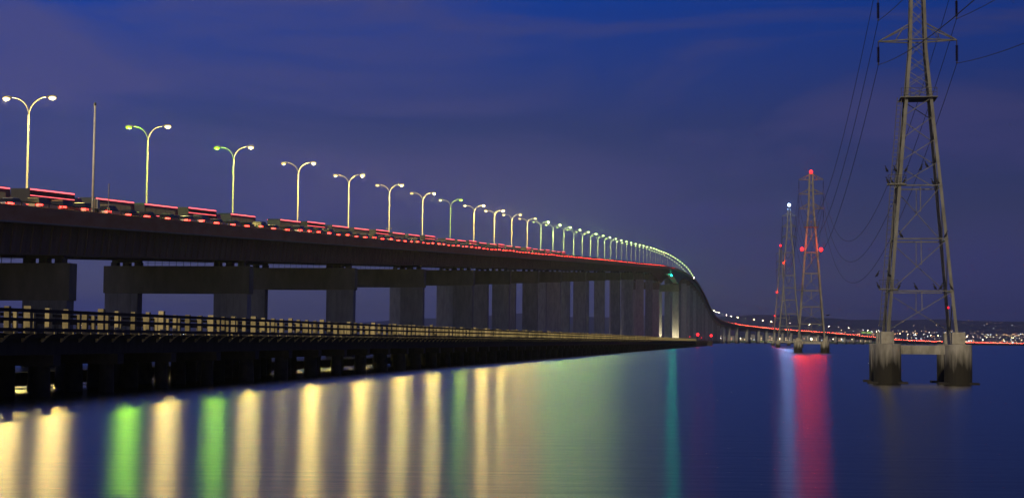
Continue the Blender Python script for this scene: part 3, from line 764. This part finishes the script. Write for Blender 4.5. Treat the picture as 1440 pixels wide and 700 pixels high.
# ------------------------------------------------------------------ cormorants on the near tower
def bird_mesh():
    m = MB()
    body = [(-.30, 0, -.04), (-.22, 0, .02), (-.12, 0, .12), (-.02, 0, .26), (.06, 0, .40), (.09, 0, .50), (.10, 0, .60), (.13, 0, .67), (.19, 0, .69), (.25, 0, .68), (.33, 0, .67)]
    rad = [.02, .045, .10, .125, .105, .06, .042, .05, .048, .02, .006]
    m.tube(body, rad, 8)
    for sg in (-1, 1):
        m.tube([(-.02, sg * .10, .34), (-.10, sg * .125, .2), (-.22, sg * .08, .04)], [.03, .06, .015], 6)
        m.tube([(.0, sg * .045, .2), (.02, sg * .045, .0)], [.03, .015], 5); m.box((.05, sg * .045, .005), (.1, .05, .012))
    return m.mesh('cormorant', M_bird, True)
BM = bird_mesh()
h8, h18, h13 = hw1(8.3), hw1(17.9), hw1(13)
birds = [(-h8 - 1.15, -h8 - .4, 9.5, 'on the left corner of the lowest guard rail'), (-h8 - .15, -h8 - .4, 9.5, 'on the lowest guard rail beside the tower leg'), (-h8 - 1.05, -h8 + .1, 8.46, 'standing on the lowest platform floor'),
         (-h8 + .75, -h8, 8.38, 'first from the left on the long lowest strut'), (-h8 + 2.2, -h8, 8.38, 'in the middle left of the long lowest strut'), (h8 - 1.6, -h8, 8.38, 'left bird of the pair on the long lowest strut'), (h8 - 1.05, -h8, 8.38, 'right bird of the pair on the long lowest strut'), (h8 - .2, -h8, 8.38, 'at the right end of the long lowest strut'),
         (-h13 + .55, -h13, 13.06, 'alone on the strut halfway up, left end'), (h13 - .15, -h13, 13.06, 'on the halfway strut by the right leg'),
         (-h18 - 1.1, -h18 - .4, 19.0, 'on the left corner of the upper guard rail'), (-h18 - .35, -h18 - .4, 19.0, 'on the upper guard rail near the leg'), (-h18 + .65, -h18 - .4, 19.0, 'on the right end of the upper guard rail'),
         (-h18 - .95, -h18 + .1, 17.96, 'standing on the left of the upper platform'), (-h18 - .6, -h18 + .15, 17.96, 'standing on the upper platform by the first'), (-h18 + .5, -h18 + .1, 17.96, 'standing on the upper platform right of the leg'),
         (h18 - .35, -h18, 17.9, 'on the upper strut beside the right leg'), (h18 - .75, -h18 + .3, 17.86, 'lower on the upper strut near the right leg'),
         (.05 * h18, -hw1(19.2), 19.15, 'lower bird on the sloping brace'), (.3 * h18, -hw1(19.4), 19.42, 'upper bird on the sloping brace')]
cY, sY = math.cos(LY), math.sin(LY)
for i, (x, y, z, wh) in enumerate(birds):
    o = link('cormorant', BM, None, (T1pos.x + cY * x - sY * y, T1pos.y + sY * x + cY * y, z), random.uniform(-.5, .5) + (PI if i % 3 else 0))
    sc_ = random.uniform(.85, 1.0) * .88; o.scale = (sc_,) * 3
    tag(o, 'black cormorant ' + wh, 'bird', 'cormorants perched on the nearest tower')
# gull gliding beside the second tower
m = MB(); m.tube([(-.5, 0, -.05), (-.2, 0, 0), (.2, 0, .02), (.5, 0, .05), (.65, 0, .04)], [.03, .13, .16, .09, .02], 8)
for sg in (-1, 1):
    m.hexa([(-.1, sg * .1, -.02), (.25, sg * .1, -.02), (.15, sg * 1.0, .22), (-.05, sg * 1.0, .22), (-.1, sg * .1, .03), (.25, sg * .1, .03), (.15, sg * 1.0, .25), (-.05, sg * 1.0, .25)])
    m.hexa([(-.05, sg * 1.0, .22), (.15, sg * 1.0, .22), (-.15, sg * 1.75, .05), (-.2, sg * 1.75, .05), (-.05, sg * 1.0, .25), (.15, sg * 1.0, .25), (-.15, sg * 1.75, .07), (-.2, sg * 1.75, .07)])
o = m.build('flying_bird', M_bird, None, smooth=True, loc=((1164 - 720) * 420 / 2150, 420, 3.6 + 38 * 420 / 2150), rz=.5); o.scale = (1.1,) * 3
tag(o, 'dark bird gliding to the right of the second tower', 'bird')

# ------------------------------------------------------------------ traffic
paint = [('silver', (.30, .31, .32)), ('white', (.45, .45, .44)), ('black', (.02, .02, .022)), ('red', (.35, .02, .02)), ('blue', (.03, .06, .22)), ('grey', (.16, .16, .17)), ('dark green', (.02, .08, .04)), ('beige', (.42, .36, .26))]
def car_meshes(cname, colr_, kind):
    """a car heading +y, wheels on z=0; returns list of (part name, mesh, children)"""
    P = mat('paint_' + cname.replace(' ', '_'), colr_, .35, .25, col2=tuple(c * .92 for c in colr_), scale=2)
    if kind == 'car': L_, W, hb, hr = 4.5, 1.8, .88, 1.45; prof = [(-2.25, .35), (-2.25, .80), (-2.1, .93), (-1.55, .98), (-1.2, 1.0), (.75, .98), (1.0, .95), (2.0, .78), (2.22, .62), (2.25, .35)]; cab = [(-1.75, .96), (-1.15, 1.42), (.1, 1.46), (.95, .96)]
    else: L_, W = 4.7, 1.9; prof = [(-2.35, .42), (-2.35, .95), (-2.3, 1.05), (-1.2, 1.08), (.8, 1.06), (1.1, 1.03), (2.15, .95), (2.32, .75), (2.35, .42)]; cab = [(-2.28, 1.04), (-2.05, 1.70), (.2, 1.76), (1.05, 1.04)]
    b_ = MB(); n = len(prof)
    for s_ in (-1, 1):
        for y, z in prof: b_.v.append((s_ * W / 2 * (1 if z < .9 else .96), y, z))
    b_.f.append(tuple(range(n))); b_.m.append(0); b_.f.append(tuple(range(2 * n - 1, n - 1, -1))); b_.m.append(0)
    for i in range(n): j = (i + 1) % n; b_.f.append((i, n + i, n + j, j)); b_.m.append(0)
    body = b_.mesh('body', P)
    c = MB(); wi, wo = W * .36, W * .46
    for s_ in (-1, 1):
        for k_, (y, z) in enumerate(cab): c.v.append((s_ * (wo if k_ in (0, 3) else wi), y, z))
    c.f += [(0, 1, 2, 3), (7, 6, 5, 4), (0, 4, 5, 1), (1, 5, 6, 2), (2, 6, 7, 3)]; c.m = [0] * 5
    cabm = c.mesh('windows', M_glassy)
    r = MB(); (ya, za), (yb, zb) = cab[1], cab[2]
    r.hexa([(-wi, ya, za), (wi, ya, za), (wi, yb, zb), (-wi, yb, zb), (-wi * .96, ya + .1, za + .05), (wi * .96, ya + .1, za + .05), (wi * .96, yb - .1, zb + .04), (-wi * .96, yb - .1, zb + .04)]); roof = r.mesh('roof', P)
    wl = MB(); wl.tube([(-.11, 0, 0), (.11, 0, 0)], .32, 12); wheel = wl.mesh('wheel', M_rubber)
    rm = MB(); rm.tube([(-.12, 0, 0), (.12, 0, 0)], .19, 8); rim = rm.mesh('rim', M_rim)
    tz = .80 if kind == 'car' else .95; ty = prof[1][0]
    tl = MB(); tl.box((0, 0, 0), (.46, .10, .17)); tl.box((.21, .42, 0), (.07, .80, .15)); tl.box((-.21, .42, 0), (.07, .80, .15)); tail = tl.mesh('tail_light', E_tail)
    hl = MB(); hl.box((0, 0, 0), (.36, .08, .14)); head = hl.mesh('headlight', E_head)
    fy = prof[-1][0]
    ws = [(sx * (W / 2 - .1), sy * L_ * .30, .32) for sx in (-1, 1) for sy in (-1, 1)]
    return dict(body=body, windows=cabm, roof=roof, wheel=wheel, rim=rim, tail=tail, head=head, ws=ws, tp=[(sx * (W / 2 - .24), ty - .02, tz) for sx in (-1, 1)], hp=[(sx * (W / 2 - .28), fy - .05, .66) for sx in (-1, 1)])
CARS = [(cn_, k_, car_meshes(cn_, c_, k_)) for cn_, c_ in paint for k_ in ('car', 'suv')]
flat_cache = {}
def place_car(s, v, idx, label, group, away=True, detail=True):
    cn_, k_, D = CARS[idx]
    p = rp(s, v, -.985); p2 = rp(s + 2, v, -.985); t_ = (p2 - p).normalized()
    rz = math.atan2(-t_.x, t_.y) + (0 if away else PI); pitch = math.asin(t_.z) * (1 if away else -1)
    o = thing('car' if k_ == 'car' else 'sport_utility_car', label, 'car', p, 0, group); o.rotation_euler = (pitch, 0, rz)
    link('body', D['body'], o); link('windows', D['windows'], o)
    if detail:
        link('roof', D['roof'], o)
        for q in D['ws']: wv = link('wheel', D['wheel'], o, q); link('rim', D['rim'], wv)
    for q in D['tp']: link('tail_light', D['tail'], o, q)
    if detail or not away:
        for q in D['hp']: link('headlight', D['head'], o, q)
def where(s):
    k = int((s - s_of_Z(194.5)) // (38.03 / math.cos(TH))); return k
rnd = random.Random(3)
seen_lab = {}
def lane_run(v, lane, s0, s1, gap, away, group):
    s = s0; cnt = {}
    while s < s1:
        k = where(s); k = max(k, -1); cnt[k] = cnt.get(k, 0) + 1
        i = rnd.randrange(len(CARS)); d = 'car' if CARS[i][1] == 'car' else 'utility car'
        place_ = f"just past the {nth(k)} street lamp" if k >= 0 else 'before the first street lamp'
        lab = f"{CARS[i][0]} {d} in the {lane}, {nth(cnt[k] - 1)} {place_}".replace('far carriageway inner', 'oncoming')
        if any(abs(s - q) < 16 for q in truck_s.get(lane, [])): s += 6; continue
        place_car(s, v, i, lab, group, away, s < 420)
        s += gap(s) * rnd.uniform(.85, 1.2)
truck_s = {}
# trailers with glowing red strips added to read as light trails, in the lane next to the median
def trailer_meshes():
    b_ = MB(); b_.box((0, 0, 2.35), (2.5, 12.4, 2.5)); box_ = b_.mesh('cargo_box', mat('trailer_grey', (.018, .02, .036), .6, 0, col2=(.026, .028, .045), scale=1))
    c = MB(); c.hexa([(-1.2, 6.9, .6), (1.2, 6.9, .6), (1.2, 9.3, .6), (-1.2, 9.3, .6), (-1.15, 6.9, 3.1), (1.15, 6.9, 3.1), (1.15, 8.5, 3.0), (-1.15, 8.5, 3.0)]); cabm = c.mesh('cab', mat('paint_blue', (.03, .06, .22), .35))
    ch = MB(); ch.box((0, 1.0, .95), (1.0, 14.5, .25)); chas = ch.mesh('chassis', M_dark)
    wl = MB(); wl.tube([(-.25, 0, 0), (.25, 0, 0)], .48, 12); wh = wl.mesh('wheel', M_rubber)
    st = MB()
    for x in (-1.26, 1.26): st.box((x, 0, 3.5), (.03, 12.2, .16)); st.box((x, 0, 2.75), (.03, 12.2, .07))
    mk = st.mesh('trail_strip', E_trail)
    tl = MB(); tl.box((0, 0, 0), (.4, .06, .2)); ta = tl.mesh('tail_light', E_tail)
    return box_, cabm, chas, wh, mk, ta
TR = trailer_meshes()
def coach_meshes():
    b_ = MB(); P_ = [(-6.4, .45), (-6.4, 3.2), (-6.1, 3.45), (5.9, 3.45), (6.35, 3.1), (6.6, 1.5), (6.6, .45)]; n = len(P_)
    for s_ in (-1, 1):
        for y, z in P_: b_.v.append((s_ * 1.27 * (1 if z < 3.3 else .92), y, z))
    b_.f.append(tuple(range(n))); b_.m.append(0); b_.f.append(tuple(range(2 * n - 1, n - 1, -1))); b_.m.append(0)
    for i in range(n): j = (i + 1) % n; b_.f.append((i, n + i, n + j, j)); b_.m.append(0)
    body = b_.mesh('body', mat('coach_blue', (.015, .02, .045), .5, 0, col2=(.02, .026, .055), scale=1))
    w_ = MB()
    for x in (-1.285, 1.285):
        for k in range(6): w_.box((x, -5.2 + k * 1.9, 2.35), (.04, 1.75, .85))
    w_.box((0, 6.50, 2.3), (2.2, .05, 1.3), Vector((1, 0, 0)), Vector((0, .96, .28)), Vector((0, -.28, .96))); win = w_.mesh('windows', mat('coach_window_lit', (0, 0, 0), emit=((1, .80, .55), .045), nosample=True))
    st = MB()
    for x in (-1.29, 1.29): st.box((x, -.1, 3.28), (.03, 12.6, .14)); st.box((x, -.1, 1.72), (.03, 12.4, .07))  # made-up strips along the coach sides, continuing the red trail lines
    return body, win, st.mesh('trail_strip', E_trail)
CO = coach_meshes()
tr_lane = 'second lane'
tl_s = []
s = s_of_Z(176)
j = 0
while s < s_of_Z(700):
    tl_s.append(s); s += [17.5, 19, 16.5, 17, 19.5, 27, 17, 18][j % 8]; j += 1
truck_s['median lane'] = tl_s
for i, s in enumerate(tl_s):
    p = rp(s, 3.0, -.985); p2 = rp(s + 4, 3.0, -.985); t_ = (p2 - p).normalized(); k = max(where(s), -1)
    o = thing('articulated_lorry', f"dark blue-grey box lorry with an added red trail strip, {nth(i // 3)} lorry from the photo's left", 'lorry', p, 0, 'lorries with added red strips'); o.rotation_euler = (math.asin(t_.z), 0, math.atan2(-t_.x, t_.y))
    if i % 3 == 1:
        link('cargo_box', TR[0], o); link('cab', TR[1], o); link('chassis', TR[2], o); link('trail_strip', TR[4], o); ys_ = (-4.9, -3.7, 5.2, 7.8)
    else:
        o.name = 'coach'; o['label'] = f"dark blue coach with an added red trail strip, {nth(i - (i + 1) // 3)} coach from the left"; o['category'] = 'coach'
        o['group'] = 'coaches with added red strips'
        link('body', CO[0], o); link('windows', CO[1], o); link('trail_strip', CO[2], o); ys_ = (-4.2, 4.3)
    for x in (-1, 1):
        for y in ys_: link('wheel', TR[3], o, (x, y, .48))
        link('tail_light', TR[5], o, (x * .95, -6.24, 1.05))
GN = 'cars driving away in the near lanes'
lane_run(11.2, 'nearest lane', s_of_Z(150), s_of_Z(1650), lambda s: 6.4 if s < 500 else (8 if s < 900 else 14), True, GN)
lane_run(7.3, 'middle lane', s_of_Z(160), s_of_Z(900), lambda s: 11 if s < 500 else 18, True, GN)
lane_run(-4.0, 'far carriageway inner lane', s_of_Z(175), s_of_Z(900), lambda s: 16, False, 'oncoming cars with white headlights')
# far descent: cars small enough to be one mesh each
def small_car(m, M4=None):
    b0 = len(m.v); m.mi = 0
    m.box((0, 0, .65), (1.8, 4.5, .7)); m.hexa([(-.8, -1.7, 1), (.8, -1.7, 1), (.8, 1, 1), (-.8, 1, 1), (-.65, -1.1, 1.45), (.65, -1.1, 1.45), (.65, .2, 1.45), (-.65, .2, 1.45)])
    m.mi = 1
    for x in (-.65, .65): m.box((x, -2.28, .85), (.6, .12, .45))
    m.mi = 2
    for x in (-.65, .65): m.box((x, 2.28, .75), (.5, .12, .35))
    if M4 is not None:
        for k in range(b0, len(m.v)): m.v[k] = tuple(M4 @ Vector(m.v[k]))
E_ft = mat('far_tail', (0, 0, 0), emit=((1, .06, .035), 70), nosample=True); E_fh = mat('far_head', (0, 0, 0), emit=((1, .8, .5), 25), nosample=True)
sm = {}
for cn_, _ in paint:
    m = MB(); small_car(m); sm[cn_] = m.mesh('car', [MATS['paint_' + cn_.replace(' ', '_')], E_ft, E_fh])
run_ = MB(); s = s_of_Z(2350); cnt = 0
while s < S1 - 40:
    for away, v, lane in ((True, 11.0, 'near lane'), (False, -4, 'oncoming lane')):
        cn_ = paint[rnd.randrange(8)][0]; ss = s + rnd.uniform(-3, 3); p = rp(ss, v, -.98); q = rp(ss + 2, v, -.98); t_ = (q - p).normalized()
        eul = (math.asin(t_.z) * (1 if away else -1), 0, math.atan2(-t_.x, t_.y) + (0 if away else PI))
        if cnt < 40:
            o = link('car', sm[cn_], None, p); o.rotation_euler = eul
            tag(o, f"distant {cn_} car in the {lane}, {nth(cnt)} on the low far stretch", 'car', 'distant cars on the low far stretch')
        else:
            from mathutils import Euler
            small_car(run_, Matrix.Translation(p) @ Euler(eul).to_matrix().to_4x4())
    cnt += 1; s += 15 if cnt < 40 else 10
tag(run_.build('distant_traffic', [MATS['paint_grey'], E_ft, E_fh], None, kind='stuff'), 'dense distant traffic with red and white lights along the low far stretch', 'traffic')

# ------------------------------------------------------------------ gantry sign on the far stretch
sg_s = None
best = 1e9
s = 2000
while s < S1:
    p = rp(s, 0); x = 720 + 2150 * p.x / p.y
    if abs(x - 1218) < best: best = abs(x - 1218); sg_s = s
    s += 10
p, tt = road(sg_s)
o = thing('gantry_sign', 'lit green road sign gantry over the low far stretch', 'sign', p, math.atan2(-tt.x, tt.y) )
m = MB(); m.box((-15, 0, 4), (.6, .6, 10)); m.box((15, 0, 4), (.6, .6, 10)); m.box((0, 0, 9), (30.6, .5, .8)); m.build('frame', M_steel, o)
m = MB(); m.box((7, -.4, 9.2), (12, .2, 4)); m.box((-7, -.4, 9.2), (10, .2, 3)); m.build('panel', mat('sign_green_lit', (0, 0, 0), emit=((.35, .6, .12), .9), nosample=True), o)

# ------------------------------------------------------------------ far shore: buildings, street lights, trees
E_win = [mat('window_warm', (0, 0, 0), emit=((1, .72, .38), 1.6), nosample=True), mat('window_cool', (0, 0, 0), emit=((.75, .9, 1), 1.3), nosample=True), mat('window_orange', (0, 0, 0), emit=((1, .5, .25), 1.2), nosample=True)]
M_bld = [mat('building_plaster', (.32, .30, .27), .9, col2=(.26, .25, .22), scale=.1), mat('building_grey', (.20, .21, .23), .9, col2=(.26, .26, .28), scale=.1)]
rb = random.Random(11)
x = 1004; bi = 0
kinds = ['low flat-roofed', 'long pale', 'grey two-storey', 'boxy white', 'stepped grey']
while x < 1238:
    wpx = rb.uniform(7, 17); Yb = 4420 + rb.uniform(-40, 140); Xb = (x + wpx / 2 - 720) * Yb / 2150; W = wpx * Yb / 2150; H = rb.uniform(9, 22); Dp = 24
    o = thing('shore_building', f"{kinds[bi % 5]} lit building on the far shore, {nth(bi)} from the left beneath the bridge", 'building', (Xb, Yb, 2.4), 0, 'buildings on the far shore')
    m = MB(); m.box((0, 0, H / 2), (W, Dp, H)); m.build('wall', M_bld[bi % 2], o)
    m = MB(); m.box((0, 0, H + .4), (W + 1.4, Dp + 1.4, .8)); m.box((W * .2, 0, H + 1.8), (W * .2, 5, 2)); m.build('roof', M_dark, o)
    nfl = max(1, int(H / 5)); nw = max(2, int(W / 5.5))
    ww = 0
    wm = {}
    for f in range(nfl):
        for c_ in range(nw):
            if rb.random() < .45: continue
            k = rb.choice((0, 0, 1, 2)); key = k
            if key not in wm:
                q = MB(); q.box((0, 0, 0), (3.2, .2, 2.0)); wm[key] = q.mesh('window', E_win[k])
            link('window', wm[key], o, (-W / 2 + W * (c_ + .5) / nw, -Dp / 2 - .1, 2.6 + f * 4.6))
    x += wpx + rb.uniform(1, 6); bi += 1
# yard lights on the spit
yl = MB(); yl.tube([(0, 0, 0), (0, 0, 11)], .2, 6); YP = yl.mesh('pole', M_pole); q = MB(); q.ellipsoid((0, 0, 11.4), (1.3, 1.3, 1.0), 8, 5); YL = {}
for i, (px, br, hz) in enumerate(((1009, 0, 9), (1014, 0, 6), (1042, 1, 9), (1051, 1, 5), (1056, 1, 5), (1079, 2, 8), (1097, 1, 10), (1123, 0, 7), (1141, 2, 7), (1150, 1, 6), (1172, 1, 7), (1184, 0, 6), (1199, 1, 8), (1216, 0, 9), (1228, 1, 9))):
    Yb = 4330; mt = [mat('yard_white', (0, 0, 0), emit=((.9, .95, 1), 8), nosample=True), mat('yard_cool', (0, 0, 0), emit=((1, .85, .55), 10), nosample=True), mat('yard_bright', (0, 0, 0), emit=((1, .85, .45), 700))][br]
    if br not in YL: YL[br] = q.mesh('lamp_head', mt)
    o = thing('yard_light', f"{['white', 'warm', 'brightest yellow'][br]} yard light on the far shore spit, {nth(i)} from the left", 'yard light', ((px - 720) * Yb / 2150, Yb, 1.5), 0, 'yard lights on the far shore')
    link('pole', YP, o); link('lamp_head', YL[br], o)
# shoreline bushes: one mass
m = MB()
for i in range(900):
    x = rb.uniform(560, 1060); y = 4340 + rb.uniform(0, 60); r = rb.uniform(1.2, 3.0); z = 2.6 + r * .4
    m.ellipsoid((x, y, z), (r * rb.uniform(.9, 1.8), r, r * rb.uniform(.6, 1.1)), 6, 4)
m.build('shore_scrub', mat('scrub_leaf', (.05, .085, .03), .9, col2=(.09, .13, .05), scale=.5), None, kind='stuff')

# city lights: beyond counting, one object
m = MB()
CM = [mat('city_warm', (0, 0, 0), emit=((1, .70, .36), 3.2), nosample=True), mat('city_white', (0, 0, 0), emit=((.85, .92, 1), 3.0), nosample=True), mat('city_orange', (0, 0, 0), emit=((1, .45, .18), 2.8), nosample=True), mat('city_faint', (0, 0, 0), emit=((1, .62, .5), .5), nosample=True), mat('city_bright', (0, 0, 0), emit=((1, .9, .7), 9), nosample=True)]
def city(px0, px1, Y0, Y1, n, faint=.3, rmin=1.6, rmax=3.6, clump=None):
    for i in range(n):
        if clump and rb.random() < .75:
            c_ = rb.choice(clump); px = rb.gauss(c_[0], c_[1]); Y = rb.gauss(c_[2], 250)
        else: px = rb.uniform(px0, px1); Y = Y0 + (Y1 - Y0) * rb.random() ** 1.5
        X = (px - 720) * Y / 2150; z = max(terrain(X, Y), 1) + rb.uniform(4, 12); r = rb.uniform(rmin, rmax)
        m.mi = 3 if rb.random() < faint else rb.choice((0, 0, 0, 1, 1, 2)) if rb.random() > .05 else 4
        n0 = len(m.v); m.v += [(X + r, Y, z), (X - r, Y, z), (X, Y - r, z), (X, Y + r, z), (X, Y, z + r), (X, Y, z - r)]
        for f in ((0, 4, 2), (2, 4, 1), (1, 4, 3), (3, 4, 0), (0, 2, 5), (2, 1, 5), (1, 3, 5), (3, 0, 5)): m.f.append(tuple(n0 + k for k in f)); m.m.append(m.mi)
city(1175, 1470, 6900, 9300, 430, .45)
city(1175, 1470, 9300, 11500, 70, .6, 1.5, 3.2)
city(-60, 720, 6900, 8200, 260, .5, 1.3, 2.6, clump=[(250, 12, 9300), (245, 16, 9000), (380, 10, 9300), (65, 5, 9200), (115, 8, 9100), (20, 8, 9000), (520, 14, 9000), (560, 25, 8600), (430, 20, 8700), (620, 10, 8700)])
m.build('city_lights', CM, None, kind='stuff')
# waterline street lights of the far bank on the right

# thin evening haze over the bay
hz = MB(); hz.hexa([(-12500, -1700, -4), (12500, -1700, -4), (12500, 16500, -4), (-12500, 16500, -4), (-12500, -1700, 330), (12500, -1700, 330), (12500, 16500, 330), (-12500, 16500, 330)])
hm = bpy.data.materials.new('haze_air'); hm.use_nodes = True; ht = hm.node_tree; ht.nodes.clear()
ho = ht.nodes.new('ShaderNodeOutputMaterial'); hv = ht.nodes.new('ShaderNodeVolumePrincipled'); ht.links.new(hv.outputs[0], ho.inputs['Volume'])
hv.inputs['Density'].default_value = 6e-5; hv.inputs['Color'].default_value = (.82, .86, .95, 1); hv.inputs['Anisotropy'].default_value = .75
hz.build('haze', hm, None, kind='stuff')
